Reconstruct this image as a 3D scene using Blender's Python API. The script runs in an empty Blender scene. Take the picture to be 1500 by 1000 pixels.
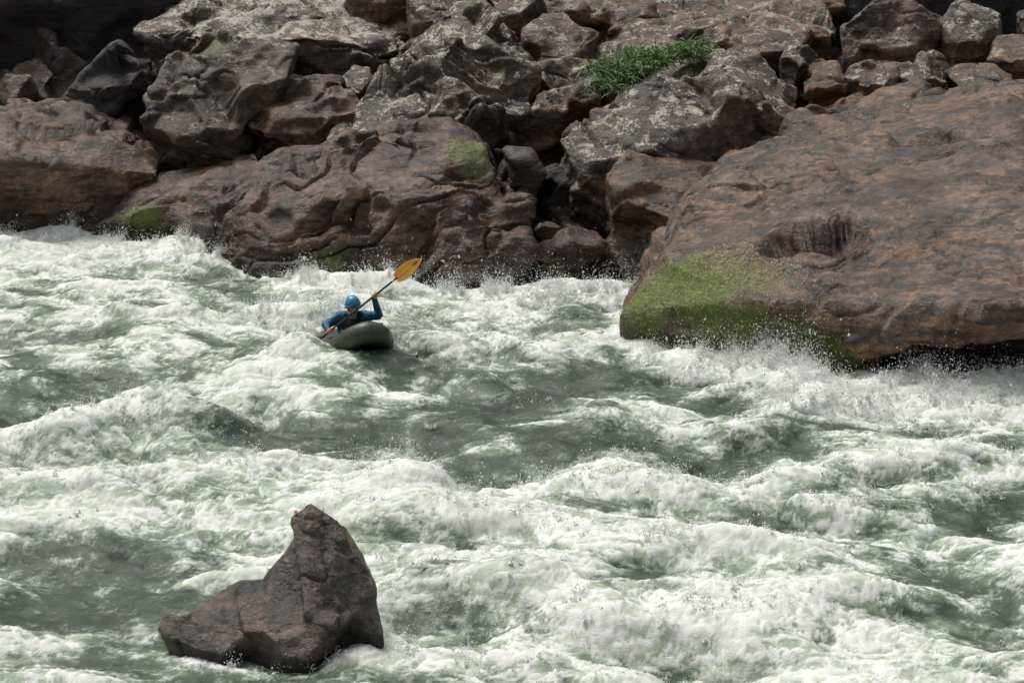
import bpy, bmesh, math, numpy as np, time
from mathutils import Vector, Matrix
T0=time.time()
scene=bpy.context.scene
scene.view_settings.view_transform='Standard'
scene.view_settings.look='None'
scene.view_settings.exposure=0

# ------------------------------------------------------------------ survey helpers
CY,CZ=-38.0,10.0
TH=math.atan2(10,38); FP=1500*94/36.0
def elev(x,y,Y):
    """world point on the vertical plane at distance Y for a traced elevation coordinate"""
    ang=TH-math.atan((500-y)/FP); dy=Y-CY
    Z=CZ-dy*math.tan(ang); d=dy*math.cos(TH)+(CZ-Z)*math.sin(TH)
    return ((x-750)*d/FP,Y,Z)
def ground(x,y,z0=0.0):
    ang=TH-math.atan((500-y)/FP); dy=(CZ-z0)/math.tan(ang)
    d=dy*math.cos(TH)+(CZ-z0)*math.sin(TH)
    return ((x-750)*d/FP,CY+dy)

# ------------------------------------------------------------------ numpy noise
_r=np.random.RandomState(11)
PERM=np.concatenate([_r.permutation(256)]*3).astype(np.int32)
GR=_r.normal(size=(256,3)); GR/=np.linalg.norm(GR,axis=1)[:,None]; GR=GR.astype(np.float32)
def pn(p):
    i=np.floor(p).astype(np.int32); f=(p-i).astype(np.float32); i&=255
    u=f*f*f*(f*(f*6-15)+10)
    def g(dx,dy,dz):
        h=PERM[PERM[PERM[(i[:,0]+dx)&255]+((i[:,1]+dy)&255)]+((i[:,2]+dz)&255)]
        G=GR[h]
        return G[:,0]*(f[:,0]-dx)+G[:,1]*(f[:,1]-dy)+G[:,2]*(f[:,2]-dz)
    ux,uy,uz=u[:,0],u[:,1],u[:,2]
    a=g(0,0,0)*(1-ux)+g(1,0,0)*ux; b=g(0,1,0)*(1-ux)+g(1,1,0)*ux
    c=g(0,0,1)*(1-ux)+g(1,0,1)*ux; d=g(0,1,1)*(1-ux)+g(1,1,1)*ux
    return ((a*(1-uy)+b*uy)*(1-uz)+(c*(1-uy)+d*uy)*uz).astype(np.float64)*1.7
def fbm(p,o=4,gain=.5):
    s=0;a=1;n=0
    for k in range(o):
        s=s+a*pn(p*(2.03**k)+17.3*k); n+=a; a*=gain
    return s/n*1.3
def ridged(p,o=4,gain=.5):
    s=0;a=1;n=0
    for k in range(o):
        s=s+a*(1-np.abs(pn(p*(2.07**k)+9.1*k))*1.6); n+=a; a*=gain
    return s/n
def sst(a,b,x):
    t=np.clip((x-a)/(b-a),0,1); return t*t*(3-2*t)

# ------------------------------------------------------------------ node helpers
class NT:
    def __init__(s,name):
        s.m=bpy.data.materials.new(name); s.m.use_nodes=True
        s.t=s.m.node_tree; s.b=s.t.nodes['Principled BSDF']
    def n(s,ty,**k):
        nd=s.t.nodes.new(ty)
        for a,b in k.items(): setattr(nd,a,b)
        return nd
    def l(s,a,b): s.t.links.new(a,b)
    def noise(s,co,scale,detail=6,rough=.55,dist=0):
        nd=s.n('ShaderNodeTexNoise'); nd.inputs['Scale'].default_value=scale
        nd.inputs['Detail'].default_value=detail; nd.inputs['Roughness'].default_value=rough
        nd.inputs['Distortion'].default_value=dist
        s.l(co,nd.inputs['Vector']); return nd.outputs['Fac']
    def ramp(s,f,stops):
        nd=s.n('ShaderNodeValToRGB'); cr=nd.color_ramp
        while len(cr.elements)<len(stops): cr.elements.new(.5)
        for e,(p,c) in zip(cr.elements,stops):
            e.position=p
            e.color=(c,c,c,1) if isinstance(c,(int,float)) else (*c,1)
        s.l(f,nd.inputs[0]); return nd.outputs['Color']
    def mix(s,f,a,b,bt='MIX'):
        nd=s.n('ShaderNodeMix',data_type='RGBA',blend_type=bt)
        for i,v in ((0,f),(6,a),(7,b)):
            if isinstance(v,bpy.types.NodeSocket): s.l(v,nd.inputs[i])
            elif i==0: nd.inputs[0].default_value=v
            else: nd.inputs[i].default_value=(*v,1)
        return nd.outputs[2]
    def math(s,op,a,b=0.0,clamp=False):
        nd=s.n('ShaderNodeMath',operation=op,use_clamp=clamp)
        for i,v in ((0,a),(1,b)):
            if isinstance(v,bpy.types.NodeSocket): s.l(v,nd.inputs[i])
            else: nd.inputs[i].default_value=v
        return nd.outputs[0]
    def bump(s,h,strength,dist,prev=None):
        nd=s.n('ShaderNodeBump'); nd.inputs['Strength'].default_value=strength
        nd.inputs['Distance'].default_value=dist; s.l(h,nd.inputs['Height'])
        if prev: s.l(prev,nd.inputs['Normal'])
        return nd.outputs[0]
def simple(name,col,rough=.5,spec=.5,metal=0,var=.15,scale=30,bump=.0):
    k=NT(name); tc=k.n('ShaderNodeTexCoord').outputs['Object']
    f=k.noise(tc,scale,3)
    c2=tuple(max(0,c*(1-var*2)) for c in col); c3=tuple(c*(1+var) for c in col)
    k.l(k.ramp(f,[(.3,c2),(.7,c3)]),k.b.inputs['Base Color'])
    k.b.inputs['Roughness'].default_value=rough; k.b.inputs['Specular IOR Level'].default_value=spec
    k.b.inputs['Metallic'].default_value=metal
    if bump: k.l(k.bump(f,.5,bump),k.b.inputs['Normal'])
    return k.m

def rock_mat(name,dark,mid,rust,lich=(.58,.54,.43),rustamt=.5,rough=.5,streak=(0,0,0)):
    k=NT(name); tc=k.n('ShaderNodeTexCoord').outputs['Object']
    at=k.n('ShaderNodeAttribute',attribute_name='masks'); sp=k.n('ShaderNodeSeparateColor')
    k.l(at.outputs['Color'],sp.inputs[0]); moss,wet,li=sp.outputs[0],sp.outputs[1],sp.outputs[2]
    mp=k.n('ShaderNodeMapping'); mp.inputs['Rotation'].default_value=streak; mp.inputs['Scale'].default_value=(.6,1.0,2.6)
    k.l(tc,mp.inputs['Vector']); st=mp.outputs[0]
    n1=k.noise(tc,.8,5,.6,.5); n2=k.noise(st,1.2,7,.66,.9); n3=k.noise(tc,9,6,.74)
    base=k.mix(k.ramp(n1,[(.40,0.),(.60,1.)]),dark,mid)
    base=k.mix(k.math('MULTIPLY',k.ramp(n2,[(.48,0.),(.62,1.)]),rustamt),base,rust)
    base=k.mix(1.0,base,k.ramp(n3,[(.30,.25),(.5,.88),(.70,1.9)]),'MULTIPLY')
    n4=k.noise(st,2.6,7,.72,.4)
    base=k.mix(k.math('MULTIPLY',k.ramp(n4,[(.49,0.),(.57,1.)]),.85),base,tuple(c*.32 for c in dark))  # random dark streaks, deepened so the colour also carries shadow contrast
    # lichen crusts
    n5=k.noise(tc,3.6,5,.75,.2); n6=k.noise(tc,20,4,.7)
    thr=k.math('ADD',k.math('ADD',n5,k.math('MULTIPLY',li,.19)),k.math('MULTIPLY',n6,.5))
    lm=k.math('MULTIPLY',k.ramp(thr,[(.895,0.),(.925,1.)]),k.math('MULTIPLY',li,1.9,True),True)
    base=k.mix(lm,base,lich)
    # moss / algae
    mm=k.ramp(k.math('ADD',moss,k.math('MULTIPLY',k.math('SUBTRACT',n3,.5),.9)),[(.22,0.),(.52,1.)])
    base=k.mix(k.math('MULTIPLY',mm,.85),base,k.ramp(n6,[(.3,(.06,.08,.020)),(.7,(.25,.31,.055))]))
    wm=k.ramp(k.math('ADD',wet,k.math('MULTIPLY',k.math('SUBTRACT',n1,.5),.8)),[(.3,0.),(.7,1.)])
    base=k.mix(wm,base,k.mix(1.,base,(.24,.24,.24),'MULTIPLY'))
    k.l(base,k.b.inputs['Base Color'])
    r=k.math('SUBTRACT',k.math('ADD',rough-.24,k.math('MULTIPLY',n3,.45)),k.math('MULTIPLY',wm,.15),True)
    k.l(r,k.b.inputs['Roughness'])
    k.b.inputs['Specular IOR Level'].default_value=.8
    b=k.bump(n4,.8,.13)
    b=k.bump(k.noise(tc,4.5,7,.70,.3),.85,.11,b)
    b=k.bump(n6,.8,.03,b)
    k.l(b,k.b.inputs['Normal'])
    return k.m

M_purple=rock_mat('rock_purple',(.052,.029,.020),(.210,.128,.096),(.33,.165,.076),rustamt=.6,rough=.37,streak=(.3,.25,.2))
M_grey  =rock_mat('rock_grey',(.042,.027,.019),(.155,.108,.077),(.23,.125,.06),rustamt=.5,rough=.47,streak=(1.1,.3,.4))
M_rust  =rock_mat('rock_rust',(.055,.031,.019),(.205,.118,.067),(.35,.165,.058),rustamt=.7,rough=.42,streak=(.9,.6,.2))
M_slab  =rock_mat('rock_slab',(.080,.047,.034),(.25,.16,.122),(.385,.195,.088),rustamt=.75,rough=.36,streak=(.25,.35,.1))
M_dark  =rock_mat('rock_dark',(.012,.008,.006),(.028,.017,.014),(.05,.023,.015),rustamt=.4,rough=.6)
M_wet   =rock_mat('rock_wet',(.028,.028,.024),(.10,.074,.062),(.24,.155,.12),rustamt=.8,rough=.36)
M_mid   =rock_mat('rock_midriver',(.034,.036,.028),(.145,.10,.082),(.27,.172,.135),rustamt=.75,rough=.34,streak=(.5,-.7,.3))

def new_obj(name,me,mat,parent=None):
    o=bpy.data.objects.new(name,me); scene.collection.objects.link(o)
    if mat: o.data.materials.append(mat)
    if parent: o.parent=parent
    return o
def remesh(me,voxel,smooth,fac=.5):
    o=bpy.data.objects.new('tmp',me); scene.collection.objects.link(o)
    m=o.modifiers.new('r','REMESH'); m.mode='VOXEL'; m.voxel_size=voxel
    if smooth:
        s=o.modifiers.new('s','SMOOTH'); s.factor=fac; s.iterations=smooth
    dg=bpy.context.evaluated_depsgraph_get()
    out=bpy.data.meshes.new_from_object(o.evaluated_get(dg))
    bpy.data.objects.remove(o); return out
def vco(me):
    a=np.empty(len(me.vertices)*3,np.float32); me.vertices.foreach_get('co',a); return a.reshape(-1,3).astype(np.float64)
def vno(me):
    a=np.empty(len(me.vertices)*3,np.float32); me.vertices.foreach_get('normal',a); return a.reshape(-1,3).astype(np.float64)
def setco(me,c): me.vertices.foreach_set('co',c.astype(np.float32).ravel()); me.update()
def smooth_on(me): me.polygons.foreach_set('use_smooth',np.ones(len(me.polygons),bool))
def set_masks(me,arr,name='masks'):
    a=me.color_attributes.new(name,'FLOAT_COLOR','POINT')
    c=np.ones((len(me.vertices),4),np.float32); c[:,:arr.shape[1]]=arr
    a.data.foreach_set('color',c.ravel())

# ------------------------------------------------------------------ boulders
MOSS=[(1000,400,-.3,.65),(1040,410,-.6,.55),(1060,440,-.9,.65),(1120,470,-1.3,.6),(1185,500,-1.7,.55),(1240,512,-1.9,.45),(965,450,-.2,.5),
      (700,215,5.2,.5),(725,240,5.0,.3),(470,400,3.4,.5),(200,325,6.6,.5),(330,90,10,.4),(820,180,8,.3)]
MOSSW=[(Vector(elev(a,b,c)),r) for a,b,c,r in MOSS]
ALL=[]
def rock(name,hulls,mat,voxel=.045,amp=.12,strata=.04,crack=.04,fine=.03,seed=1,smooth=4,lich=.0,tilt=(.3,.2),freq=.7,chips=16,cd=.10,wets=1.,crv=1.):
    bm=bmesh.new()
    for h in hulls:
        Y=h['Y'];T=h.get('T',2.0);B=h.get('B',.5);drop=h.get('drop',1.5)
        o=h['o']; cx=sum(p[0] for p in o)/len(o); cy=sum(p[1] for p in o)/len(o)
        pts=[]
        ymax=max(p[1] for p in o); ymin=min(p[1] for p in o)
        for p in o:
            py=p[2] if len(p)>2 else Y
            w=Vector(elev(p[0],p[1],py)); pts.append(w)
            c=Vector(elev(cx,cy,py))
            b=c+(w-c)*.8; pts.append(Vector((b.x,py+T,min(b.z,w.z)-.15)))
            if p[1]>(ymax*.6+ymin*.4):
                pts.append(Vector((w.x,py+.1,w.z-drop)))
            if B>0:
                q=(cx+(p[0]-cx)*.6,cy+(p[1]-cy)*.6)
                pts.append(Vector(elev(q[0],q[1],py-B)))
        for p in h.get('f',[]): pts.append(Vector(elev(*p)))
        vs=[bm.verts.new(p) for p in pts]
        r=bmesh.ops.convex_hull(bm,input=vs)
        dead=list({e for e in r['geom_interior']+r['geom_unused'] if isinstance(e,bmesh.types.BMVert)})
        if dead: bmesh.ops.delete(bm,geom=dead,context='VERTS')
    me=bpy.data.meshes.new(name); bm.to_mesh(me); bm.free()
    me=remesh(me,voxel,smooth)
    c=vco(me); n=vno(me)
    rs=np.random.RandomState(seed); off=rs.uniform(-50,50,3)
    a,b=tilt; R=np.array(Matrix.Rotation(a,3,'X')@Matrix.Rotation(b,3,'Y'))
    q=c@R.T*crv+off
    warp=np.stack([fbm(q*.5+3,3),fbm(q*.5+31,3),fbm(q*.5+77,3)],1)
    act=.25+.75*sst(-.35,.35,fbm(q*.55+15,2))          # calm and broken zones
    d=amp*fbm(q*freq,3)*1.3
    c+=n*d[:,None]
    # flat fracture faces: local cuts by tilted planes
    sc=(c.max(0)-c.min(0)); seen=np.where((n[:,1]<.2)|(n[:,2]>.3))[0]
    for _ in range(chips):
        j=seen[rs.randint(len(seen))]; u=n[j]+rs.normal(size=3)*.38; u/=np.linalg.norm(u)
        rad=rs.uniform(.35,.9)*min(1.3,.45*sc.max()**.7)
        dd=c-c[j]; hgt=dd@u+cd*rad*rs.uniform(.5,1.4)
        fall=sst(1.0,.75,np.sqrt((dd**2).sum(1))/rad)
        c-=u[None]*(np.maximum(hgt,0)*fall*(hgt<rad*.6))[:,None]
    q=c@R.T*crv+off
    qq=(q+warp*.7)*np.array([.8,1.0,1.6])
    d=strata*1.5*(ridged(qq*.9,5,.55)-.45)*act
    s=qq[:,2]*.9+fbm(q*.6,3)*1.1; fr=s-np.floor(s); saw=np.where(fr<.90,fr/.90,(1-fr)/.10)
    d+=strata*1.1*(saw-.5)*act
    cr=1-np.abs(pn((q+warp*.9)*np.array([.5,.6,.9])+8)); d-=crack*act*np.clip((cr-.94)/.06,0,1)
    d+=fine*fbm(q*3.0,5,.6)*1.2*(.45+.55*act)
    setco(me,c); n=vno(me)
    c+=n*d[:,None]
    ctr=c.mean(0)
    cw=c.copy(); setco(me,c-ctr); n=vno(me)
    moss=np.zeros(len(c))
    for p,r in MOSSW: moss=np.maximum(moss,np.exp(-((cw-np.array(p))**2).sum(1)/(r*r)))
    wet=sst(.7*wets,.02,cw[:,2]+.3*wets*fbm(cw*.8,3))*(cw[:,1]<9)
    li=sst(.15,.8,n[:,2])*lich+lich*.2
    set_masks(me,np.stack([moss,wet,li],1)); smooth_on(me)
    ob=new_obj(name,me,mat); ob.location=Vector(ctr); ALL.append(ob)
    return ob

# right-hand slab with undercut foot
rock('boulder',[
 dict(Y=1.0,T=4,B=0,drop=.12,o=[(985,350,1.0),(1010,300,2.2),(1060,255,3.2),(1130,238,3.8),(1290,216,4.2),(1390,180,4.5),(1500,150,4.8),(1750,120,5),
   (960,395,.3),(925,455,-.2),(1110,440,-1.9),(1270,508,-2.5),(1500,448,-2.8),(1800,430,-2.8),(1200,340,.2),(1400,300,.2)]),
 dict(Y=0,T=3.5,B=0,drop=1.6,o=[(908,462,-.1),(920,508,-.2),(985,530,-.7),(1100,553,-1.4),(1190,578,-2.1),(1255,578,-2.1),(1285,500,-2.2),(1110,440,-1.7),(970,375,.4)]),
 dict(Y=-1.,T=3,B=0,drop=1.2,o=[(1270,525,-1.5),(1500,480,-1.6),(1800,470,-1.6),(1800,570,-1.7),(1500,562,-1.7),(1290,562,-1.8)]),
 ],M_slab,voxel=.034,amp=.13,strata=.085,crack=.07,fine=.03,seed=3,smooth=4,tilt=(.5,.25),freq=.5,chips=14,cd=.05,wets=.8)
# central boulder
rock('boulder',[
 dict(Y=4.2,T=3,B=0,o=[(270,350,5.5),(285,300,6),(400,230,6.6),(480,203,6.4),(590,190,6.2),(660,182,6),(715,215,5.6),(742,268,5.2),
   (300,392,4.6),(420,420,3.6),(560,425,3.3),(700,330,4.0),(640,400,3.5),(420,300,4.3),(560,290,4.1),(650,250,4.7)]),
 dict(Y=5,T=2,B=0,o=[(75,330,7.6),(150,296,8),(300,242,8.2),(380,228,7.5),(400,300,5.6),(270,352,6.2),(90,343,7.2)]),
 dict(Y=3.6,T=2,B=0,o=[(612,400,3.4),(640,360,3.6),(745,285,4.4),(772,300,4.4),(776,345,4.1),(765,425,3.3),(690,432,2.95),(610,428,3.1)]),
 ],M_purple,voxel=.033,amp=.16,strata=.15,crack=.16,fine=.035,seed=12,smooth=2,tilt=(.35,.22),freq=.8,chips=22,wets=.7)
rock('boulder',[dict(Y=7.6,T=3,B=.2,o=[(-250,200),(-100,165),(0,182),(60,162,8.6),(120,172,8.6),(200,222,8),(236,252,7.8),(150,295,7.4),(60,330,7.2),(-50,340,7),(-250,345,7),(60,240,7)])],
 M_purple,amp=.12,strata=.08,crack=.08,seed=21,tilt=(.2,.5),wets=.7)
rock('boulder',[dict(Y=10,T=2,B=.2,o=[(62,160),(90,155),(140,160),(185,180),(192,215),(120,190)])],M_grey,amp=.06,seed=22,lich=.2)
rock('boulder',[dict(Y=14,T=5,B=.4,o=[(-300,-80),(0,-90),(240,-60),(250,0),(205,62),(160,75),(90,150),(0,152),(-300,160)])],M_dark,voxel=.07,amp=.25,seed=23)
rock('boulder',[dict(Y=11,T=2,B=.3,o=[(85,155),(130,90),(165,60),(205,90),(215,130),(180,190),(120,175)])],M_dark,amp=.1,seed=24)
rock('boulder',[dict(Y=9.0,T=1.8,B=.5,o=[(213,165),(240,82,9.8),(330,50,10),(440,62,10),(425,110),(380,160),(358,235,8.6),(300,250,8.4),(240,250,8.4),(215,210)])],
 M_grey,amp=.12,seed=25,lich=.3,strata=.10,crack=.12,chips=24,cd=.13)
rock('boulder',[dict(Y=8.6,T=1.8,B=.3,o=[(360,240),(362,185),(405,108,9.3),(500,115,9.3),(532,140,9.3),(522,165),(472,208),(400,235)])],
 M_purple,amp=.10,seed=26,lich=.25,strata=.08,crack=.1,chips=20,cd=.11)
rock('boulder',[dict(Y=12,T=3,B=.2,o=[(195,45,12.5),(230,0,14),(400,-40,15),(600,-20,15),(618,38,13),(592,75),(520,96),(480,112,11.5),(400,100,11.5),(330,60,11.5),(240,72)])],
 M_grey,amp=.18,seed=27,lich=.65,strata=.10,crack=.15,chips=24,cd=.15)
rock('boulder',[dict(Y=8.5,T=2.5,B=.5,o=[(475,208,8),(510,162,8.6),(545,102,9.5),(600,68,10),(640,18,10.5),(700,-10,10.6),(762,48,10.2),(787,100,9.6),(782,150,9),(742,192,8.5),(700,204,8),(600,215,7.8)],
   f=[(650,110,8.4),(560,170,8)])],M_grey,voxel=.04,amp=.14,seed=28,lich=.55,strata=.11,crack=.12,tilt=(.9,-.4),chips=28,cd=.13)
rock('boulder',[dict(Y=9,T=1.2,B=.3,o=[(742,192),(790,140),(850,120),(886,142),(842,182),(792,216),(750,212)])],M_rust,amp=.07,seed=29,lich=.5,tilt=(.2,-.5),smooth=3,cd=.06)
rock('boulder',[dict(Y=6.5,T=2.5,B=.2,o=[(808,215,6.6),(860,172,7.2),(1000,92,8.6),(1080,68,9),(1152,92,9),(1172,142,8.4),(1165,185,7.8),(1130,236,6.9),(1060,242,6.4),(930,228,6.1),(895,300,5.8),(890,345,5.6),(835,290,6),(808,250,6.4)],
   f=[(960,150,6.9),(1060,150,6.7),(870,230,5.9)])],M_grey,voxel=.04,amp=.14,seed=30,lich=.45,strata=.10,crack=.12,tilt=(.5,-.6),chips=28,cd=.10)
rock('boulder',[dict(Y=5.2,T=2,B=.2,o=[(888,262),(920,222,5.8),(1000,232,5.9),(1075,240,6),(1062,268,5.4),(1012,312,4.6),(985,352,4.2),(965,382,4.1),(932,372,4.3),(892,322,4.8)],f=[(950,290,4.4)])],
 M_rust,amp=.08,strata=.04,seed=31,tilt=(.3,-.5),chips=12,cd=.06)
rock('boulder',[dict(Y=4.2,T=1.2,B=.3,o=[(764,380),(800,350),(850,334),(892,352),(912,400),(890,436),(768,436)])],M_purple,amp=.14,seed=32,freq=1.4,strata=.05,cd=.06,wets=.4)
rock('boulder',[dict(Y=3.6,T=1.2,B=.2,o=[(900,440),(930,390),(958,380),(980,400),(960,440)])],M_wet,amp=.06,seed=33,cd=.05)
rock('boulder',[dict(Y=6.4,T=1.2,B=.3,o=[(722,218),(778,220),(802,262),(785,305),(745,300)])],M_grey,amp=.07,seed=34,cd=.06)
rock('boulder',[dict(Y=5.2,T=1,B=.2,o=[(772,335),(800,322),(830,335),(825,360),(776,360)])],M_rust,amp=.05,seed=35,cd=.05)
rock('boulder',[dict(Y=6.6,T=1.5,B=.2,o=[(770,260),(815,240),(860,262),(880,330),(850,370),(780,350)])],M_dark,amp=.1,seed=39,cd=.06)  # near-black rock filling the crevice; crevice shade painted into its colour
rock('boulder',[dict(Y=5.6,T=1.6,B=.2,o=[(1132,225,6),(1160,172,7.6),(1240,136,8.4),(1350,124,8.8),(1425,150,8),(1400,200,6),(1300,230,5.5),(1190,240,5.6)])],M_rust,amp=.1,seed=36,lich=.2,tilt=(.2,.6),strata=.08,crack=.1)
rock('boulder',[dict(Y=6.2,T=2.5,B=.1,o=[(1285,192),(1350,152,7.6),(1450,138,8.2),(1650,130,8.6),(1650,190),(1400,200),(1300,210)])],M_rust,amp=.09,seed=37,lich=.15,tilt=(.2,.3),strata=.08,crack=.1)
rock('boulder',[dict(Y=12,T=4,B=.1,o=[(862,85,10.5),(900,38,12),(1000,-10,14),(1240,-20,14.5),(1240,40,12.5),(1160,75,10.8),(1060,80,10.4),(950,85,10.2)])],M_rust,voxel=.05,amp=.14,seed=38,lich=.4,strata=.08,crack=.12,tilt=(.3,.1),chips=24)
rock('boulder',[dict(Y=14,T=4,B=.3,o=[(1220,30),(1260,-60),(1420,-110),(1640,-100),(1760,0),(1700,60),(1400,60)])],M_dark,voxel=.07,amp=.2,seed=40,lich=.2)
small=[((1146,66,1205,108),10.2),((1172,92,1243,142),9.4),((1238,88,1322,134),9.5),((1308,78,1392,128),9.6),((1384,94,1510,138),9.3),((1222,-5,1388,94),11),
 ((1375,-5,1468,88),11),((1444,50,1540,102),10.2),((755,20,876,104),11.2),((774,82,886,136),10.2),((845,-15,965,60),12.6),((596,-25,695,55),12.4),((496,96,548,144),9.9),
 ((0,145,45,165),11),((1486,-5,1640,64),11.5),((695,-35,805,34),12.6),((500,-40,615,15),13.4),((785,-25,875,30),12.8),((1495,92,1650,144),9.4)]
rs=np.random.RandomState(5)
for i,((x0,y0,x1,y1),Y) in enumerate(small):
    o=[]; kk=7
    ph=rs.uniform(0,6.28)
    for k in range(kk):
        a=ph+2*math.pi*(k+rs.uniform(-.35,.35))/kk; e=3.2
        ca,sa=math.cos(a),math.sin(a); r=(abs(ca)**e+abs(sa)**e)**(-1/e)*rs.uniform(.9,1.08)
        o.append(((x0+x1)/2+(x1-x0)/2*r*ca,(y0+y1)/2+(y1-y0)/2*r*sa,Y-sa*.35))
    rock('boulder',[dict(Y=Y,T=1.0,B=.15,drop=.8,o=o)],[M_grey,M_rust,M_purple][i%3],voxel=.035,amp=.09,seed=60+i,lich=[.5,.3,.4][i%3],smooth=2,tilt=(rs.uniform(0,1),rs.uniform(-.6,.6)),chips=10,cd=.13)
# mid-river rock
rock('river_rock',[
 dict(Y=-12,T=.5,B=0,drop=.8,o=[(426,752,-11.8),(455,736,-11.8),(504,770,-11.9),(534,816,-12),(552,862,-12.2),(547,890,-12.3),(562,936,-12.5),(470,952,-12.8),(446,900,-12.7),(446,800,-12.1),(438,775,-11.85)]),
 dict(Y=-12,T=.5,B=0,drop=.8,o=[(432,786,-11.8),(416,812,-12.0),(386,846,-12.0),(386,880,-12.4),(470,900,-12.6),(500,820,-12.1),(460,775,-11.9)]),
 dict(Y=-12,T=.6,B=0,drop=.8,o=[(385,848,-12.0),(430,850,-12.),(500,900,-12.7),(450,966,-12.95),(370,955,-12.9),(345,875,-12.3)]),
 dict(Y=-12,T=.6,B=0,drop=.6,o=[(232,920,-12.2),(252,886,-12.1),(300,862,-12),(385,848,-12),(450,880,-12.3),(450,968,-12.9),(380,968,-12.9),(285,950,-12.6)]),
 ],M_mid,voxel=.015,amp=.018,strata=.03,crack=.03,fine=.018,seed=47,smooth=3,tilt=(.5,-.9),freq=1.3,chips=7,cd=.03,wets=.22,crv=1.4)
print('rocks',time.time()-T0)

# ------------------------------------------------------------------ terrain sheet
def terrain_h(X,Y):
    h=np.where(Y>6.5,-.9+(Y-6.5)*.42,-1.6+.7*sst(2,6.5,Y))
    h=np.where(Y>16,-.9+9.5*.42+(Y-16)*.6,h); h=np.where(Y>70,-.9+3.99+54*.6+(Y-70)*.1,h)
    hn=-1.6+sst(-30,-40,Y)*9.9+np.clip(-42-Y,0,38)*.9+np.clip(-80-Y,0,300)*.1  # near bank; unseen steep rise behind camera added to block frontal sky light
    h=np.where(Y<-20,hn,h)
    p=np.stack([X,Y,np.zeros_like(X)],1)
    return h+.35*fbm(p*.4,4)*(np.abs(Y+8)>12)+fbm(p*.06,3)*1.5*((Y>16)|(Y<-44))
def axis(f0,f1,st,out,gr=1.25):
    a=list(np.arange(f0,f1,st)); s=st; x=f0; L=[]
    while x>-out: s*=gr; x-=s; L.append(x)
    x=a[-1]; s=st; Rr=[]
    while x<out: s*=gr; x+=s; Rr.append(x)
    return np.array(L[::-1]+a+Rr)
def gridmesh(name,xs,ys,co):
    nx,ny=len(xs),len(ys); me=bpy.data.meshes.new(name)
    idx=np.arange(nx*ny).reshape(ny,nx)
    f=np.stack([idx[:-1,:-1],idx[:-1,1:],idx[1:,1:],idx[1:,:-1]],-1).reshape(-1,4)
    me.vertices.add(nx*ny); me.vertices.foreach_set('co',co.astype(np.float32).ravel())
    me.loops.add(f.size); me.loops.foreach_set('vertex_index',f.ravel().astype(np.int32))
    me.polygons.add(len(f)); me.polygons.foreach_set('loop_start',np.arange(0,f.size,4,dtype=np.int32))
    me.polygons.foreach_set('loop_total',np.full(len(f),4,np.int32))
    me.update(calc_edges=True); smooth_on(me); return me
xs=axis(-16,16,.25,400); ys=axis(-80,20,.4,400)
gx,gy=np.meshgrid(xs,ys); gz=terrain_h(gx.ravel(),gy.ravel())
me=gridmesh('riverbank_terrain',xs,ys,np.stack([gx.ravel(),gy.ravel(),gz],1))
k=NT('bank_soil'); tc=k.n('ShaderNodeTexCoord').outputs['Object']
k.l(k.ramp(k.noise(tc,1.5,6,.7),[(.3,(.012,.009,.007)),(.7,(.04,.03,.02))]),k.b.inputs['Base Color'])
k.l(k.bump(k.noise(tc,4,6,.7),1,.2),k.b.inputs['Normal']); k.b.inputs['Roughness'].default_value=.9
new_obj('riverbank_terrain',me,k.m)

# rubble filling the bank between the big boulders
protos=[]
for s in range(6):
    bm=bmesh.new(); r_=np.random.RandomState(300+s)
    vs=[bm.verts.new(Vector(r_.normal(size=3)).normalized()*r_.uniform(.8,1.1)) for _ in range(11)]
    r=bmesh.ops.convex_hull(bm,input=vs)
    dead=list({e for e in r['geom_interior']+r['geom_unused'] if isinstance(e,bmesh.types.BMVert)})
    if dead: bmesh.ops.delete(bm,geom=dead,context='VERTS')
    m0=bpy.data.meshes.new('p'); bm.to_mesh(m0); bm.free(); m0=remesh(m0,.09,2)
    c=vco(m0); c+=vno(m0)*(.09*fbm(c*1.5+s*9,4))[:,None]
    fa=np.array([list(p.vertices) for p in m0.polygons if len(p.vertices)==4]); protos.append((c,fa))
V=[];Fc=[];off=0
for i in range(330):
    if i<170: X=rs.uniform(-11,11); Y=rs.uniform(7.5,16)
    else: X=rs.uniform(-30,30); Y=rs.uniform(7,26)
    if Y<9.5 and abs(X)<11 and rs.rand()<.6: continue
    c,fa=protos[i%6]; sz=np.exp(rs.normal(-1.1,.5)); sz=min(sz,.9)
    R=np.array(Matrix.Rotation(rs.uniform(0,6),3,'Z')@Matrix.Rotation(rs.uniform(0,6),3,'X'))
    z=terrain_h(np.array([X]),np.array([Y]))[0]
    cc=(c*np.array([1.25,.95,.7])*sz)@R.T+np.array([X,Y,z+sz*.15]); V.append(cc);Fc.append(fa+off);off+=len(cc)
def quadmesh(name,V,F):
    me=bpy.data.meshes.new(name); n=F.shape[1]
    me.vertices.add(len(V)); me.vertices.foreach_set('co',V.astype(np.float32).ravel())
    me.loops.add(F.size); me.loops.foreach_set('vertex_index',F.ravel().astype(np.int32))
    me.polygons.add(len(F)); me.polygons.foreach_set('loop_start',np.arange(0,F.size,n,dtype=np.int32))
    me.polygons.foreach_set('loop_total',np.full(len(F),n,np.int32)); me.update(calc_edges=True); return me
V=np.concatenate(V);Fc=np.concatenate(Fc); me=quadmesh('riverbank_rubble',V,Fc); smooth_on(me)
nn=vno(me); set_masks(me,np.stack([np.zeros(len(V)),np.zeros(len(V)),sst(0,.8,nn[:,2])*.35],1))
new_obj('riverbank_rubble',me,M_grey)
print('rubble',time.time()-T0)

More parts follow.
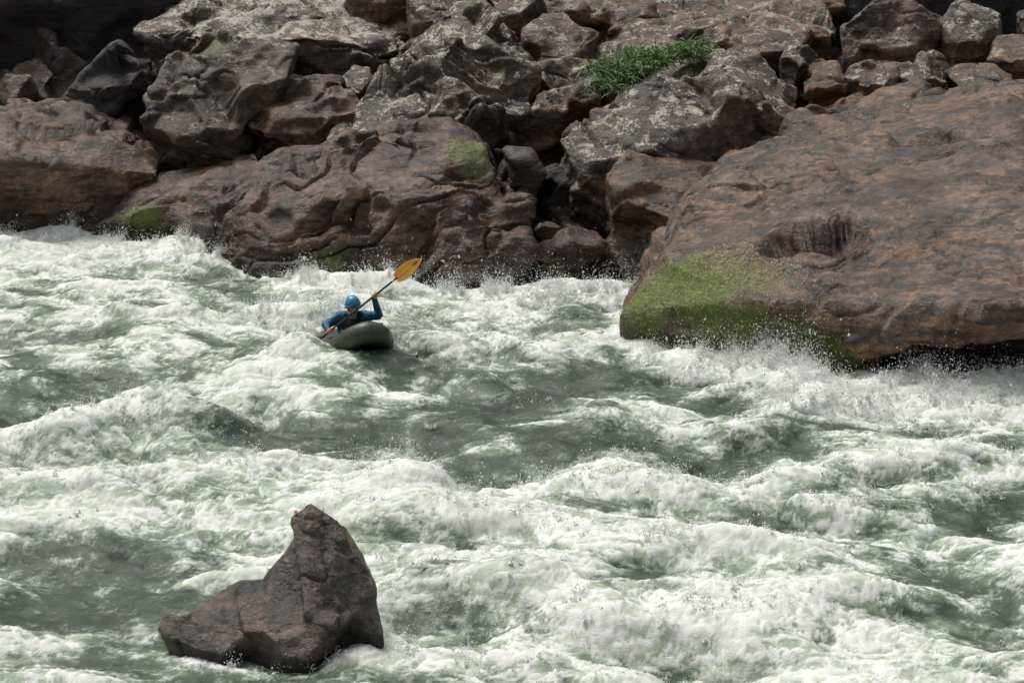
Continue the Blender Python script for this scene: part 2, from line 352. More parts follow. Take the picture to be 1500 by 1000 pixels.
# ------------------------------------------------------------------ river
RO=np.array([-2.30,-.75]); RH=np.array([.30,-.954]); RH/=np.linalg.norm(RH)
xs=axis(-10.6,10.6,.021,150,1.35); ysl=axis(-15.3,9.3,.035,26,1.35)
gx,gy=np.meshgrid(xs,ysl); X=gx.ravel();Y=gy.ravel()
fineM=sst(12.5,10.2,np.abs(X))
s=X*.93-Y*.37; t=X*.37+Y*.93
def P(a,b,o): return np.stack([a,b,np.zeros_like(a)+o],1)
w1=fbm(P(s/2.5,t/1.8,3.3),3); w2=fbm(P(s/2.5,t/1.8,13.3),3)
sw=s+.8*w1; tw=t+.6*w2
q1=fbm(P(s/1.1,t/1.3,21.),3); q2=fbm(P(s/1.1,t/1.3,41.),3)
hl=.25*fbm(P(sw/2.3,tw/1.6,.5),3,.42)+.18*(ridged(P(sw/1.9,tw/1.4,5.5),3,.38)-.5)
F=.43+.42*fbm(P(sw/2.4,tw/1.6,9.5),4)+1.1*hl
S=np.zeros_like(X)
XW=X+.45*w1+.08*q1; YW=Y+.6*w2+.15*q2
def seg(pts):
    w=[ground(*p) for p in pts]; d=np.full_like(X,1e9)
    for a,b in zip(w[:-1],w[1:]):
        ax,ay=a;bx,by=b; L=(bx-ax)**2+(by-ay)**2
        u=np.clip(((XW-ax)*(bx-ax)+(YW-ay)*(by-ay))/L,0,1)
        d=np.minimum(d,np.hypot(XW-ax-u*(bx-ax),YW-ay-u*(by-ay)))
    return d
wob=np.clip(1+.5*fbm(P(X/1.1,Y/1.1,2.2),2),.55,1.6)
brk=np.clip(.75+.9*fbm(P(X/1.5,Y/1.5,52.2),2),.1,1.4)
RIDGES=[([(0,362),(150,352),(255,362),(290,395)],.22,.5,.5,.3),([(560,432),(650,428),(780,452),(900,442)],.18,.5,.5,.5),
 ([(1010,548),(1090,535),(1150,570),(1190,595)],.24,.45,.7,.9),([(1200,602),(1300,592),(1500,606),(1650,612)],.07,.45,.5,.45),
 ([(100,650),(180,618),(300,636)],.42,.6,.3,.2),([(330,690),(500,700),(640,715)],.26,.5,.4,.4),([(640,720),(900,705),(1050,720),(1250,705),(1400,680)],.25,.5,.4,.3),
 ([(600,548),(760,585),(900,615)],.20,.45,-.1,.05),([(860,650),(1000,645),(1150,632)],.2,.4,.2,.15),([(560,775),(700,768),(900,805),(1200,815)],.22,.5,.3,.2),
 ([(750,890),(1000,910),(1300,880)],.22,.6,.3,.2),([(60,480),(200,465),(330,480)],.15,.4,.1,.1),([(380,470),(480,455),(640,500),(800,510)],.14,.4,.3,.2),
 ([(900,560),(1000,535)],.2,.4,.1,.1),([(0,700),(120,720),(250,715)],.2,.4,.35,.2),([(1200,760),(1500,720)],.2,.5,.3,.2),([(640,850),(800,860)],.2,.5,.2,.2),
 ([(560,930),(700,960),(900,985)],.15,.4,.3,.2)]
for pts,am,sg,fo,sp in RIDGES:
    g=np.exp(-(seg(pts)/(sg*wob))**2)
    hl+=am*g*brk; F+=fo*g*brk; S+=sp*g
SHORE=[([(-60,345),(80,346),(265,354),(300,396)],.22,.45,.35),([(300,396),(420,426),(600,432),(760,436),(920,436)],.25,.45,.7),([(922,470),(945,515),(1010,540),(1190,585),(1290,580),(1500,576),(1650,576)],.32,.6,.6),
 ([(235,935),(300,958),(400,978),(470,965),(565,945),(565,890)],.10,.3,.3)]
for pts,sg,fo,sp in SHORE:
    g=np.exp(-(seg(pts)/(sg*wob))**2); F+=fo*g; S+=sp*g; hl+=.05*g*brk
BL=[(140,490,110,22,-.6),(180,548,90,14,-.6),(30,535,50,18,-.4),(400,640,130,26,-.8),(720,600,170,32,-.65),(880,668,190,26,-.9),(650,545,90,14,-.7),(880,545,100,26,-.5),
 (1095,600,80,20,-.5),(1140,765,90,20,-.8),(1390,765,90,20,-.65),(1320,622,110,10,-.7),(170,805,130,26,-.65),(210,880,110,22,-.5),(360,990,170,18,-.8),(60,905,70,20,-.4),
 (1440,645,60,12,-.6),(30,610,60,20,-.4),(560,530,90,14,-.9),(1050,690,60,12,-.5),(800,480,120,12,-.3),(640,470,50,10,-.3),(640,860,60,30,-.3),(1000,850,80,20,-.25),(1430,900,90,30,-.25),
 (40,690,60,12,-.3),(300,440,90,12,-.3),(600,640,80,20,-.35),(1180,655,90,15,-.2),
 (1000,780,350,35,.24),(950,930,450,60,.26),(1250,670,140,14,.3),(250,590,80,18,.2),(80,380,140,25,.3),(60,760,80,12,.2),(620,740,200,20,.25)]
for x,y,rx,ry,am in BL:
    cx,cy=ground(x,y); x1,_=ground(x+rx,y); _,y1=ground(x,y-ry); a_=(x1-cx)*1.05; b_=(y1-cy)*1.05
    g=np.exp(-(((XW-cx)/a_)**2+((YW-cy)/b_)**2)); F+=am*g
    if am<-.4: hl-=.05*g
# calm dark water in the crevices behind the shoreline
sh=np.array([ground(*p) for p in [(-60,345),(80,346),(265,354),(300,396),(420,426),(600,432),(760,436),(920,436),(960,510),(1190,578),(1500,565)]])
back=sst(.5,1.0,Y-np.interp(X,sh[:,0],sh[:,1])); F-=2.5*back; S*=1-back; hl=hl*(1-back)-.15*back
# slack water round the mid-river rock
rk=np.exp(-((X+2.75)/1.0)**4-((Y+12.7)/.75)**4); hl=hl*(1-rk)-.04*rk
# around the raft
du=(X-RO[0])*RH[0]+(Y-RO[1])*RH[1]; dv=-(X-RO[0])*RH[1]+(Y-RO[1])*RH[0]
tgt=.10+.27*sst(-.2,1.2,du); m=np.exp(-((du-.1)/1.35)**4-(dv/.75)**4)
hl=hl*(1-m)+tgt*m
hp1=np.exp(-((X+3.03)/.44)**2-((Y+1.42)/.38)**2); hl=np.maximum(hl,hl*(1-hp1)+.48*hp1); F+=.45*hp1; S+=.3*hp1
mf=np.exp(-((du-1.3)/.9)**2-((dv)/.8)**2); F-=.45*mf
pb=np.exp(-((du+1.7)/.6)**2-((dv)/1.0)**2); S+=.9*pb;F+=.5*pb; hl+=.12*pb
# foam structure: wisps that wrap over the wave faces
hz=hl*3.0
sa=s+.30*q1+.15*w1; ta=t+.40*q2
r1=fbm(P(sa/.35,ta/.45,25.+hz),3); r2=fbm(P(sa/.35,ta/.45,45.+hz),3)
D=fbm(P(sa/.95,ta/.80,61.+hz),6,.62)
lump=fbm(P((sa+.06*r1)/.5,(ta+.08*r2)/.6,81.+hz),5,.62)
A=1/(1+np.exp(-((F-.50)*3.6+D*2.9+lump*.7)))  # lump term: thinner foam in hollows, also painting in their green shade
f1=ridged(P((sa+.10*r1)/.95,(ta+.12*r2)/.55,71.+hz*1.5),5,.68)
f2=ridged(P((sa+.08*r2)/.26,(ta+.10*r1)/.28,91.+hz*2),4,.72)
f3=ridged(P((sa+.10*r1)/1.5,(ta+.06*r2)/.26,55.+hz),4,.66)
f4=ridged(P((sa+.04*r2)/.11,(ta+.05*r1)/.15,33.+hz*3),3,.7)
fil=np.clip(sst(.54,.84,f1)*.8+sst(.50,.84,f2)*.7+sst(.56,.84,f3)*.7,0,1)*(.45+.75*sst(.35,.8,f4))
fil=np.clip(fil,0,1)*(.16+.84*sst(.08,.75,A))
hf=fbm(P(X/.075,Y/.12,95.+hz),3,.72)
h=hl+fineM*((.008+.014*A)*D+(.006+.022*A)*lump+.024*fil+.013*A*hf)
Sx=np.clip(S,0,1.3)*sst(-.2,.4,fbm(P(X/.5,Y/.7,101.),3))
spk=np.clip(fbm(P(X/.10,Y/.16,111.),4,.75)+.08,0,None)**1.3
h+=fineM*Sx*.20*spk
Hs=hl.reshape(gx.shape)
gyy,gxx=np.gradient(Hs,ysl,xs)
co=np.stack([X-.08*np.clip(gxx.ravel(),-1,1),Y-.08*np.clip(gyy.ravel(),-1,1),h],1)
me=gridmesh('river',xs,ysl,co)
set_masks(me,np.stack([A,np.clip(fil+.40*Sx,0,1),np.clip(Sx,0,1)],1))
k=NT('whitewater'); tc=k.n('ShaderNodeTexCoord').outputs['Object']
at=k.n('ShaderNodeAttribute',attribute_name='masks'); sp=k.n('ShaderNodeSeparateColor'); k.l(at.outputs['Color'],sp.inputs[0]); fo,fl=sp.outputs[0],sp.outputs[1]
mp=k.n('ShaderNodeMapping'); mp.inputs['Rotation'].default_value=(0,0,.38); mp.inputs['Scale'].default_value=(1,1.2,2.2); k.l(tc,mp.inputs['Vector'])
n1=k.noise(mp.outputs[0],5,7,.74,.8); n2=k.noise(mp.outputs[0],26,4,.78)
dn=k.math('ADD',k.math('MULTIPLY',k.math('SUBTRACT',n1,.5),.90),k.math('MULTIPLY',k.math('SUBTRACT',n2,.5),.45))
dn=k.math('MULTIPLY',dn,k.ramp(fo,[(.0,.55),(.5,1.)]))
f=k.math('ADD',fo,dn,True)
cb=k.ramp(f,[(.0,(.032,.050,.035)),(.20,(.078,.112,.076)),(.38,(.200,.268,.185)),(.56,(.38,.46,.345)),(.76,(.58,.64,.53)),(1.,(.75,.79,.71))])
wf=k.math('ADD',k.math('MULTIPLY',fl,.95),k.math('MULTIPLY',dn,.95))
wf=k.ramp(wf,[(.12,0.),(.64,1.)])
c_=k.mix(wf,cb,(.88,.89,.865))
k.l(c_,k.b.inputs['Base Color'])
rr=k.math('MAXIMUM',wf,f)
k.l(k.ramp(rr,[(.1,.08),(.5,.26),(.85,.7)]),k.b.inputs['Roughness'])
k.b.inputs['IOR'].default_value=1.33
b=k.bump(n1,.5,.05); b=k.bump(n2,.45,.016,b)
k.l(b,k.b.inputs['Normal'])
river=new_obj('river',me,k.m)
print('river',time.time()-T0)

# spray droplets thrown off crests and rock edges
rsd=np.random.RandomState(9)
inv=(np.abs(X)<10.4)&(Y>-15.2)&(Y<9.2)
wgt=np.where(inv,np.clip(Sx,0,1)**1.2*spk+.014*(A>.8)*np.clip(lump,0,1),0)*1.0; wgt/=wgt.sum()
em=rsd.choice(len(X),3800,p=wgt)
C=co[em]; per=38
base=np.repeat(C,per,0); N=len(base)
dirs=np.repeat(rsd.normal(size=(len(em),3))*[.5,.4,.2]+[0.1,0,1.0],per,0)
pw=np.repeat(np.exp(rsd.normal(-1.75,.6,len(em)))*(.35+1.0*np.clip(Sx[em],0,1)),per)
tt=rsd.rand(N)**1.8
pos=base+dirs*(tt*pw)[:,None]*1.3+rsd.normal(size=(N,3))*(.015+.10*tt*np.minimum(pw*3,1))[:,None]
sz=np.exp(rsd.normal(-5.45,.5,N))*(1.2-.6*tt)
oc=np.array([[1,0,0],[-1,0,0],[0,1,0],[0,-1,0],[0,0,1],[0,0,-1]],float)
of=np.array([[0,2,4],[2,1,4],[1,3,4],[3,0,4],[2,0,5],[1,2,5],[3,1,5],[0,3,5]])
st=np.stack([np.ones(N),np.ones(N),rsd.uniform(.8,1.8,N)],1)
Vd=(pos[:,None,:]+oc[None]*sz[:,None,None]*st[:,None,:]).reshape(-1,3)
Fd=(of[None]+6*np.arange(N)[:,None,None]).reshape(-1,3)
me=quadmesh('water_spray',Vd,Fd); smooth_on(me)
M_spray=simple('spray',(.86,.88,.86),.3,.5,0,.03)
new_obj('water_spray',me,M_spray)

# ------------------------------------------------------------------ shaped-union builder
def cap(bm,p0,p1,r0,r1,seg=14):
    p0=Vector(p0);p1=Vector(p1); d=(p1-p0); L=d.length
    ax=d.normalized() if L>1e-6 else Vector((0,0,1)); q=ax.to_track_quat('Z','Y').to_matrix()
    rings=[]
    prof=[(-math.cos(a)*r0,math.sin(a)*r0) for a in (math.pi/8,math.pi/4,3*math.pi/8,math.pi/2)]+[(L+math.cos(a)*r1,math.sin(a)*r1) for a in (math.pi/2,3*math.pi/8,math.pi/4,math.pi/8)]
    for z,r in prof:
        rings.append([bm.verts.new(p0+q@Vector((r*math.cos(2*math.pi*i/seg),r*math.sin(2*math.pi*i/seg),z))) for i in range(seg)])
    for a,b in zip(rings[:-1],rings[1:]):
        for i in range(seg): bm.faces.new((a[i],a[(i+1)%seg],b[(i+1)%seg],b[i]))
    bm.faces.new(rings[0][::-1]); bm.faces.new(rings[-1])
def ell(bm,c,r,R=None):
    m=Matrix.Translation(Vector(c))@(R.to_4x4() if R else Matrix())@Matrix.Diagonal((*r,1))
    bmesh.ops.create_uvsphere(bm,u_segments=20,v_segments=14,radius=1,matrix=m)
def build(name,parts,mat,voxel,smooth,parent,wr=0):
    bm=bmesh.new()
    for p in parts:
        (cap if p[0]=='c' else ell)(bm,*p[1:])
    me=bpy.data.meshes.new(name); bm.to_mesh(me); bm.free()
    if voxel: me=remesh(me,voxel,smooth)
    if wr:
        c=vco(me); c+=vno(me)*(wr*(ridged(c*[9,9,14],3)-.5)*2)[:,None]; setco(me,c)
    smooth_on(me); return new_obj(name,me,mat,parent)
def empty(name,loc):
    o=bpy.data.objects.new(name,None); scene.collection.objects.link(o); return o

M_jacket=simple('jacket_blue',(.012,.12,.20),.6,.35,0,.3,14,.01)
M_helmet=simple('helmet_blue',(.01,.23,.44),.28,.5,0,.05,20)
M_pfd=simple('lifevest',(.02,.035,.045),.7,.3,0,.2,30,.01)
M_skin=simple('skin',(.58,.30,.21),.5,.4,0,.1,40)
M_black=simple('black_webbing',(.012,.012,.013),.6,.4)
M_white=simple('eye_white',(.7,.68,.65),.3)
M_mouth=simple('mouth_red',(.22,.03,.03),.4)
M_hair=simple('hair_brown',(.05,.03,.02),.8)
M_blade=simple('blade_yellow',(.98,.54,.09),.5,.35,0,.05,6)
M_shaft=simple('shaft_dark',(.03,.03,.032),.35)
M_raft=simple('raft_olive',(.062,.074,.050),.42,.4,0,.2,9,.004)
M_raftd=simple('raft_dark',(.018,.021,.018),.45,.45,0,.2,12,.006)

lowH=Vector((-2.60,-1.16,.45)); hiH=Vector((-1.95,-1.20,.985))
A_=(hiH-lowH).normalized()
kay=empty('kayaker',None)
head=Vector((-2.275,-.90,.745))
fw=Vector((.30,-.94,-.05)).normalized(); rt=fw.cross(Vector((0,0,1))).normalized(); up=rt.cross(fw).normalized()
up=(up+rt*.08).normalized(); rt=fw.cross(up).normalized()
HR=Matrix((rt,fw,up)).transposed()
def hp(x,y,z): return head+HR@Vector((x,y,z))
sL=Vector((-2.09,-.80,.585)); sR=Vector((-2.47,-.76,.565)); eL=Vector((-1.90,-.98,.64)); eR=Vector((-2.67,-.90,.475))
wL=hiH+Vector((-.005,.075,-.055)); wR=lowH+Vector((-.02,.075,.0))
pel=Vector((-2.38,-.46,.17)); ch=Vector((-2.29,-.72,.46))
hd=Vector((RH[0],RH[1],.2)).normalized(); sd=Vector((RH[1],-RH[0],0))
body=[('c',pel,ch,.155,.165),('c',ch+sd*.08,ch-sd*.08,.14,.14),('c',sL,sR,.085,.085),('c',ch,Vector((-2.28,-.80,.60)),.13,.07),
 ('c',sL,eL,.078,.058),('c',eL,wL,.058,.038),('c',sR,eR,.078,.058),('c',eR,wR,.058,.038),
 ('c',Vector((-2.28,-.80,.60)),Vector((-2.275,-.86,.68)),.062,.058)]
for sg in (-1,1):
    hip=pel+sd*.1*sg; kn=pel+sd*.17*sg+hd*.42+Vector((0,0,.10)); an=pel+sd*.1*sg+hd*.82+Vector((0,0,-.02))
    body+=[('c',hip,kn,.095,.07),('c',kn,an,.065,.045),('c',an,an+hd*.08+Vector((0,0,.1)),.045,.035)]
build('body',body,M_jacket,.011,5,kay,.008)
vest=[('c',pel+Vector((.01,-.05,.12)),ch+Vector((.005,-.03,0)),.175,.182),('c',ch+sd*.09,ch-sd*.09,.155,.155),
 ('c',sL+Vector((-.09,-.03,.03)),ch+Vector((.09,-.08,.05)),.06,.07),('c',sR+Vector((.09,-.03,.03)),ch+Vector((-.09,-.08,.05)),.06,.07)]
build('life_vest',vest,M_pfd,.012,4,kay,.004)
hp_=[('e',hp(0,0,.02),(.076,.095,.10),HR),('e',hp(0,.015,-.045),(.062,.075,.075),HR),('e',hp(0,.05,-.095),(.035,.035,.025),HR),
 ('c',hp(0,.088,.012),hp(0,.112,-.028),.010,.016),('e',hp(0,.085,.03),(.055,.016,.012),HR),
 ('e',hp(.045,.06,-.03),(.022,.022,.02),HR),('e',hp(-.045,.06,-.03),(.022,.022,.02),HR),
 ('e',hp(.078,-.005,-.01),(.010,.02,.032),HR),('e',hp(-.078,-.005,-.01),(.010,.02,.032),HR),('c',hp(0,-.01,-.06),hp(0,-.03,-.14),.055,.055)]
build('head',hp_,M_skin,.005,2,kay)
for sg in (-1,1):
    build('eye',[('e',hp(.030*sg,.086,.006),(.013,.009,.008),HR)],M_white,0,0,kay)
    build('iris',[('e',hp(.030*sg,.094,.006),(.006,.004,.006),HR)],M_black,0,0,kay)
    build('eyebrow',[('c',hp(.014*sg,.104,.026),hp(.046*sg,.092,.026),.005,.004)],M_hair,0,0,kay)
    build('helmet_strap',[('c',hp(.078*sg,.03,.03),hp(.035*sg,.055,-.115),.008,.007)],M_black,0,0,kay)
build('mouth',[('e',hp(0,.084,-.064),(.026,.014,.015),HR)],M_mouth,0,0,kay)
build('teeth',[('e',hp(0,.092,-.056),(.018,.008,.005),HR)],M_white,0,0,kay)
build('hair',[('e',hp(0,-.035,-.02),(.082,.075,.075),HR)],M_hair,0,0,kay)
bm=bmesh.new(); nu,nv=40,16; g=[]
for j in range(nv+1):
    v=j/nv; row=[]
    for i in range(nu):
        a=2*math.pi*i/nu; low=-.035-.035*max(0,-math.sin(a))+.05*max(0,math.sin(a))**2
        z=.128*math.cos(v*math.pi/2)+low*v**3
        rr=math.sin(v*math.pi/2)**.92*(1+.03*math.cos(8*a)*math.sin(math.pi*v))
        row.append(bm.verts.new(hp(.112*rr*math.cos(a),.128*rr*math.sin(a),z+.035)))
    g.append(row)
for j in range(nv):
    for i in range(nu):
        bm.faces.new((g[j][i],g[j+1][i],g[j+1][(i+1)%nu],g[j][(i+1)%nu])) if j>0 else (bm.faces.new((g[0][0],g[1][i],g[1][(i+1)%nu])))
me=bpy.data.meshes.new('helmet'); bm.to_mesh(me); bm.free(); smooth_on(me)
hel=new_obj('helmet',me,M_helmet,kay); md=hel.modifiers.new('s','SOLIDIFY'); md.thickness=.012; md.offset=0
for x in (-.05,0,.05):
    build('helmet_vent',[('c',hp(x,.06,.135-abs(x)*.3),hp(x,-.05,.143-abs(x)*.3),.007,.007)],M_black,0,0,kay)
def hand(nm,c,wrist,flip):
    out=(wrist-c); out-=A_*out.dot(A_); out.normalize(); e2=A_.cross(out).normalized()*flip
    def ring(o,ph,r=.027): return c+A_*o+(out*math.cos(ph)+e2*math.sin(ph))*r
    parts=[('c',wrist,c+out*.045,.027,.028)]
    for o in (-.030,-.010,.010,.030): parts.append(('c',c+out*.055+A_*o*.6,ring(o,.35,.033),.018,.013))
    for o,ln,rr in ((-.033,3.2,.0082),(-.011,3.8,.0092),(.011,4.0,.0096),(.033,3.6,.0092)):
        pr=ring(o,.35,.031)
        for kx in range(1,4):
            nx=ring(o,.35+ln*kx/3,.026); parts.append(('c',pr,nx,rr*(1.08-.1*kx),rr*(1-.1*kx))); pr=nx
    b0=c+out*.045+A_*.036; b1=ring(.052,-.9,.030); b2=ring(.045,-2.0,.027)
    parts+=[('c',b0,b1,.015,.011),('c',b1,b2,.011,.009)]
    return build(nm,parts,M_skin,.0032,2,kay)
hand('hand_raised',hiH,wL,1); hand('hand_low',lowH,wR,1)
for c,w in ((hiH,wL),(lowH,wR)):
    build('cuff',[('c',w+(w-c)*.25,w+(w-c)*.02,.041,.036)],M_black,.006,1,kay)

pad=empty('kayak_paddle',None)
p_hi=hiH+A_*.42; p_lo=lowH-A_*.30
build('shaft',[('c',p_lo,p_hi,.0145,.0145)],M_shaft,0,0,pad)
def blade(nm,base,d,nrm):
    sidev=d.cross(nrm).normalized(); bm=bmesh.new(); rows=[]; n=16;mx=8
    for i in range(n+1):
        u=i/n; w=.104*(math.sin(math.pi*min(1,(u*.93+.07))**.80)**.62) if u<1 else .012
        row=[]
        for j in range(mx+1):
            v=(j/mx)*2-1; x=u*.46
            row.append(bm.verts.new(base+d*(x+.02*u*v)+sidev*(v*w)+nrm*(.018*(v*v)-.018*math.sin(math.pi*u))))
        rows.append(row)
    for a,b in zip(rows[:-1],rows[1:]):
        for j in range(mx): bm.faces.new((a[j],a[j+1],b[j+1],b[j]))
    me=bpy.data.meshes.new(nm); bm.to_mesh(me); bm.free(); smooth_on(me); o=new_obj(nm,me,M_blade,pad)
    md=o.modifiers.new('s','SOLIDIFY'); md.thickness=.007; md.offset=0
    build(nm+'_spine',[('c',base-d*.06,base+d*.26-nrm*.012,.016,.006)],M_blade,0,0,pad)
camdir=Vector((.05,-.80,.60)).normalized()
nr=(camdir-A_*camdir.dot(A_)).normalized(); nr=(nr+A_.cross(nr)*.12).normalized()
blade('blade_raised',p_hi-A_*.02,A_,nr); blade('blade_submerged',p_lo+A_*.02,-A_,A_.cross(nr).normalized())
build('blade_label',[('c',p_hi+A_*.29+nr*.002,p_hi+A_*.37+nr*.006,.007,.007)],M_black,0,0,pad)

raft=empty('packraft',None)
f3=Vector((RH[0],RH[1],0)); r3=Vector((-RH[1],RH[0],0)); pit=math.radians(13)
ff=f3*math.cos(pit)+Vector((0,0,math.sin(pit))); uu=-f3*math.sin(pit)+Vector((0,0,math.cos(pit)))
ORG=Vector((RO[0],RO[1],.12))
def rp(x,y,z): return ORG+r3*x+ff*y+uu*z
def path(a):
    sn,cs=math.sin(a),math.cos(a)
    y=1.02*cs; x=.385*math.copysign(abs(sn)**.85,sn)*(1-.10*max(0,y))
    z=.20*max(0,(y-.2)/.8)**2+.10*max(0,(-y-.4)/.6)**2
    r=.148+.018*max(0,y)-.01*max(0,-y)
    return x,y,z,r
NP=72;NR=22; bm=bmesh.new(); rings=[]
for i in range(NP):
    a=2*math.pi*i/NP; x,y,z,r=path(a); x2,y2,z2,_=path(a+.02); x0,y0,z0,_=path(a-.02)
    T=Vector((x2-x0,y2-y0,z2-z0)).normalized(); O=T.cross(Vector((0,0,1))).normalized(); U=O.cross(T)
    r*=1+.02*math.cos(i*math.pi/3)
    rings.append([bm.verts.new(rp(*(Vector((x,y,z))+O*r*math.cos(b)+U*r*math.sin(b)))) for b in [2*math.pi*j/NR for j in range(NR)]])
for i in range(NP):
    for j in range(NR):
        f=bm.faces.new((rings[i][j],rings[(i+1)%NP][j],rings[(i+1)%NP][(j+1)%NR],rings[i][(j+1)%NR]))
        f.material_index=1 if (j<1 or j>=NR*.62) else 0
me=bpy.data.meshes.new('tube'); bm.to_mesh(me); bm.free(); smooth_on(me)
o=new_obj('tube',me,M_raft,raft); o.data.materials.append(M_raftd)
bm=bmesh.new(); prev=None; nR=14
for k_ in range(nR+1):
    u=1-k_/nR; row=[]
    for i in range(NP):
        x,y,z,r=path(2*math.pi*i/NP)
        row.append(bm.verts.new(rp(x*u,y*u,z*u*u+r*.78+.07*(1-u*u)+.008*math.sin(i*1.3)*u)))
    if prev:
        for i in range(NP): bm.faces.new((prev[i],prev[(i+1)%NP],row[(i+1)%NP],row[i]))
    prev=row
me=bpy.data.meshes.new('spray_deck'); bm.to_mesh(me); bm.free(); smooth_on(me); new_obj('spray_deck',me,M_raftd,raft)
bm=bmesh.new(); bm.faces.new([bm.verts.new(rp(path(2*math.pi*i/NP)[0],path(2*math.pi*i/NP)[1],path(2*math.pi*i/NP)[2]-.08)) for i in range(NP)])
me=bpy.data.meshes.new('floor'); bm.to_mesh(me); bm.free(); new_obj('floor',me,M_raftd,raft)
def band(a,nm,wid=.012):
    x,y,z,r=path(a); x2,y2,z2,_=path(a+.02); x0,y0,z0,_=path(a-.02)
    T=Vector((x2-x0,y2-y0,z2-z0)).normalized(); O=T.cross(Vector((0,0,1))).normalized(); U=O.cross(T)
    pts=[Vector((x,y,z))+(O*math.cos(b)+U*math.sin(b))*(r+.004) for b in np.linspace(-1.2,1.9,14)]
    build(nm,[('c',rp(*p),rp(*q),wid,wid) for p,q in zip(pts[:-1],pts[1:])],M_black,0,0,raft)
for i,a in enumerate((-.55,0.0,.40,1.2,-1.2,2.2,-2.2)): band(a,'strap_%d'%(i+1))
rl=[path(a) for a in np.linspace(-.9,.9,16)]
build('grab_line',[('c',rp(p[0]*1.12,p[1]*1.06,p[2]+.13),rp(q[0]*1.12,q[1]*1.06,q[2]+.13),.008,.008) for p,q in zip(rl[:-1],rl[1:])],M_black,0,0,raft)

# ------------------------------------------------------------------ vegetation
def blades(name,roots,lens,dirs,width,cols,droop=.5,nseg=3):
    N=len(roots); V=np.zeros((N,nseg+1,2,3)); 
    side=np.cross(dirs,[0,0,1])+rsd.normal(size=(N,3))*.3; side/=np.linalg.norm(side,axis=1)[:,None]
    for k_ in range(nseg+1):
        u=k_/nseg; w=width*(1-u)**.7*(.4+1.2*min(u*2,1)) if k_<nseg else 0*width
        c=roots+dirs*(lens*u)[:,None]+np.array([0,0,-1])*(lens*u*u*droop)[:,None]
        V[:,k_,0]=c-side*np.reshape(w,(-1,1)); V[:,k_,1]=c+side*np.reshape(w,(-1,1))
    idx=np.arange(N*(nseg+1)*2).reshape(N,nseg+1,2)
    Fq=np.stack([idx[:,:-1,0],idx[:,:-1,1],idx[:,1:,1],idx[:,1:,0]],-1).reshape(-1,4)
    me=quadmesh(name,V.reshape(-1,3),Fq); set_masks(me,np.repeat(cols,(nseg+1)*2,0),'col')
    k=NT(name+'_mat'); at=k.n('ShaderNodeAttribute',attribute_name='col'); tc=k.n('ShaderNodeTexCoord').outputs['Object']
    k.l(k.mix(.6,at.outputs['Color'],k.ramp(k.noise(tc,9,3),[(.3,.5),(.7,1.4)]),'MULTIPLY'),k.b.inputs['Base Color']); k.b.inputs['Roughness'].default_value=.6
    return new_obj(name,me,k.m)
N=3400
cl=[(905,112,8.7),(930,100,8.8),(960,90,9.0),(895,125,8.4),(990,80,9.2),(1015,70,9.3),(885,100,8.8),(950,80,9.4),(925,85,9.3)]
cw=np.array([elev(*c) for c in cl]); ci=rsd.randint(0,len(cl),N)
roots=cw[ci]+rsd.normal(size=(N,3))*[.17,.15,.08]+[0,0,-.05]
dr=rsd.normal(size=(N,3))*[.8,.6,.35]+[0.15,-.25,.7]; dr/=np.linalg.norm(dr,axis=1)[:,None]
cc=np.array([.10,.22,.055])*np.exp(rsd.normal(0,.45,(N,1))); cc[:,0]*=rsd.uniform(.7,1.6,N)
blades('grass_clump',roots,rsd.uniform(.14,.42,N),dr,.011,np.clip(cc,0,.45),.45)
big=ALL[0]; c=vco(big.data)+np.array(big.location); n=vno(big.data)
mm=np.zeros(len(c))
for p,r in MOSSW[:7]: mm=np.maximum(mm,np.exp(-((c-np.array(p))**2).sum(1)/(r*r)))
tcs=[elev(*q) for q in [(1090,395,-.6),(1130,420,-1.),(1170,460,-1.5),(1060,375,-.1)]]
dm=np.zeros(len(c))
for p in tcs: dm=np.maximum(dm,np.exp(-((c-np.array(p))**2).sum(1)/(.40**2)))
def scat(mask,N,pw): 
    w=mask**pw*(mask>.12)*(n[:,1]<.3); return rsd.choice(len(c),N,p=w/w.sum())
e1=scat(mm,32000,1.0); e2=scat(dm,10000,1.2); e=np.concatenate([e1,e2])
dr=n[e]*.5+rsd.normal(size=(len(e),3))*.5+[0,0,-.1]; dr/=np.linalg.norm(dr,axis=1)[:,None]
g1=np.array([.30,.40,.07])*np.exp(rsd.normal(0,.4,(len(e1),1))); g1[:,0]*=rsd.uniform(.6,1.4,len(e1)); g2=np.array([.62,.51,.33])*np.exp(rsd.normal(0,.3,(len(e2),1)))
blades('moss',c[e]+rsd.normal(size=(len(e),3))*.012,np.concatenate([rsd.uniform(.01,.035,len(e1)),rsd.uniform(.015,.05,len(e2))]),dr,.004,np.clip(np.concatenate([g1,g2]),0,.7),.3,2)
LV=[]
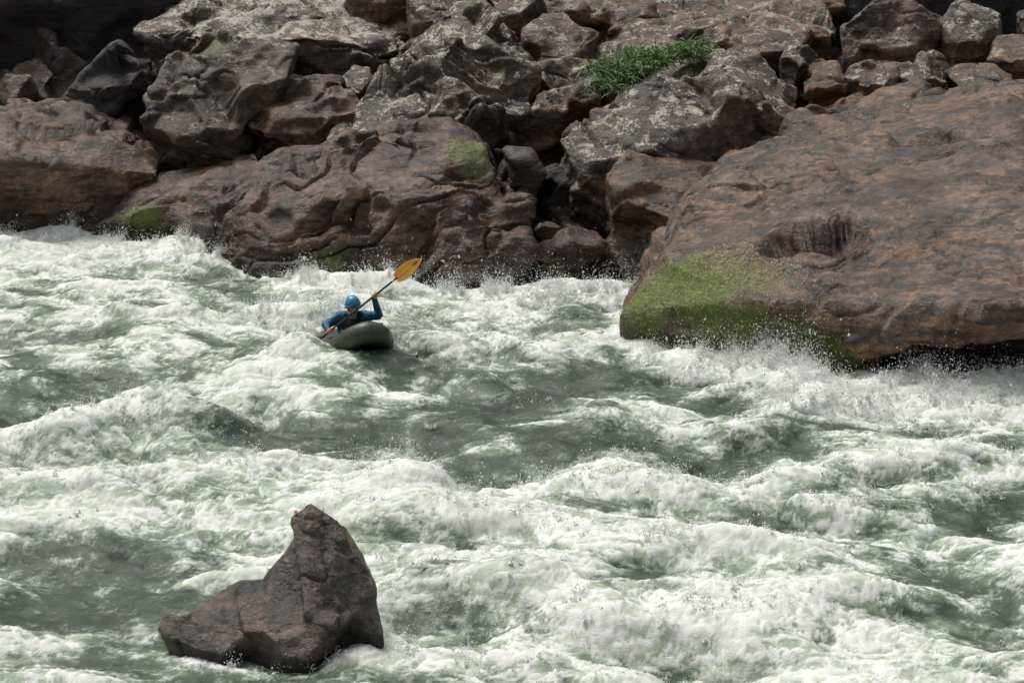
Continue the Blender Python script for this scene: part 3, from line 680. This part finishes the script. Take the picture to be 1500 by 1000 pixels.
for ob in ALL:
    v=vco(ob.data)+np.array(ob.location); nz=vno(ob.data); up_=np.where((nz[:,2]>.75)&(v[:,2]>1.2))[0]
    if len(up_)<50: continue
    kx=rsd.choice(up_,min(14,max(2,len(up_)//700)))
    for j in kx:
        p=v[j]; a=rsd.uniform(0,6.28); s_=rsd.uniform(.025,.05); nn_=nz[j]
        t1=np.cross(nn_,[math.cos(a),math.sin(a),0]); t1/=np.linalg.norm(t1); t2=np.cross(nn_,t1)
        b=p+nn_*.012; LV.append([b-t1*s_,b-t2*s_*.5+nn_*.012,b+t1*s_,b+t2*s_*.5+nn_*.01])
LV=np.array(LV).reshape(-1,3); me=quadmesh('fallen_leaves',LV,np.arange(len(LV)).reshape(-1,4))
new_obj('fallen_leaves',me,simple('leaf_orange',(.42,.13,.035),.7,.3,0,.4,3))
print('all',time.time()-T0)

# ------------------------------------------------------------------ light and camera
w=bpy.data.worlds.new('World'); scene.world=w; w.use_nodes=True; nt=w.node_tree
EL,AZ=math.radians(58),math.radians(-36)
sky=nt.nodes.new('ShaderNodeTexSky'); sky.sky_type='NISHITA'; sky.sun_disc=False; sky.sun_elevation=EL; sky.sun_rotation=AZ
sky.air_density=1.0; sky.dust_density=5; sky.ozone_density=1
hs=nt.nodes.new('ShaderNodeHueSaturation'); hs.inputs['Saturation'].default_value=.2
nt.links.new(sky.outputs[0],hs.inputs['Color']); nt.links.new(hs.outputs[0],nt.nodes['Background'].inputs[0]); nt.nodes['Background'].inputs[1].default_value=.13
L=bpy.data.lights.new('sun','SUN'); L.energy=1.5; L.angle=math.radians(14); L.color=(1,.95,.88)
lo=bpy.data.objects.new('sun',L); scene.collection.objects.link(lo)
dirv=Vector((math.sin(AZ)*math.cos(EL),math.cos(AZ)*math.cos(EL),math.sin(EL)))
lo.rotation_euler=dirv.to_track_quat('Z','Y').to_euler(); lo.location=dirv*50
cam=bpy.data.cameras.new('camera'); cam.lens=94; cam.sensor_width=36; cam.clip_end=2000
co_=bpy.data.objects.new('camera',cam); scene.collection.objects.link(co_); co_.location=(0,CY,CZ); co_.rotation_euler=(math.pi/2-TH,0,0)
scene.camera=co_
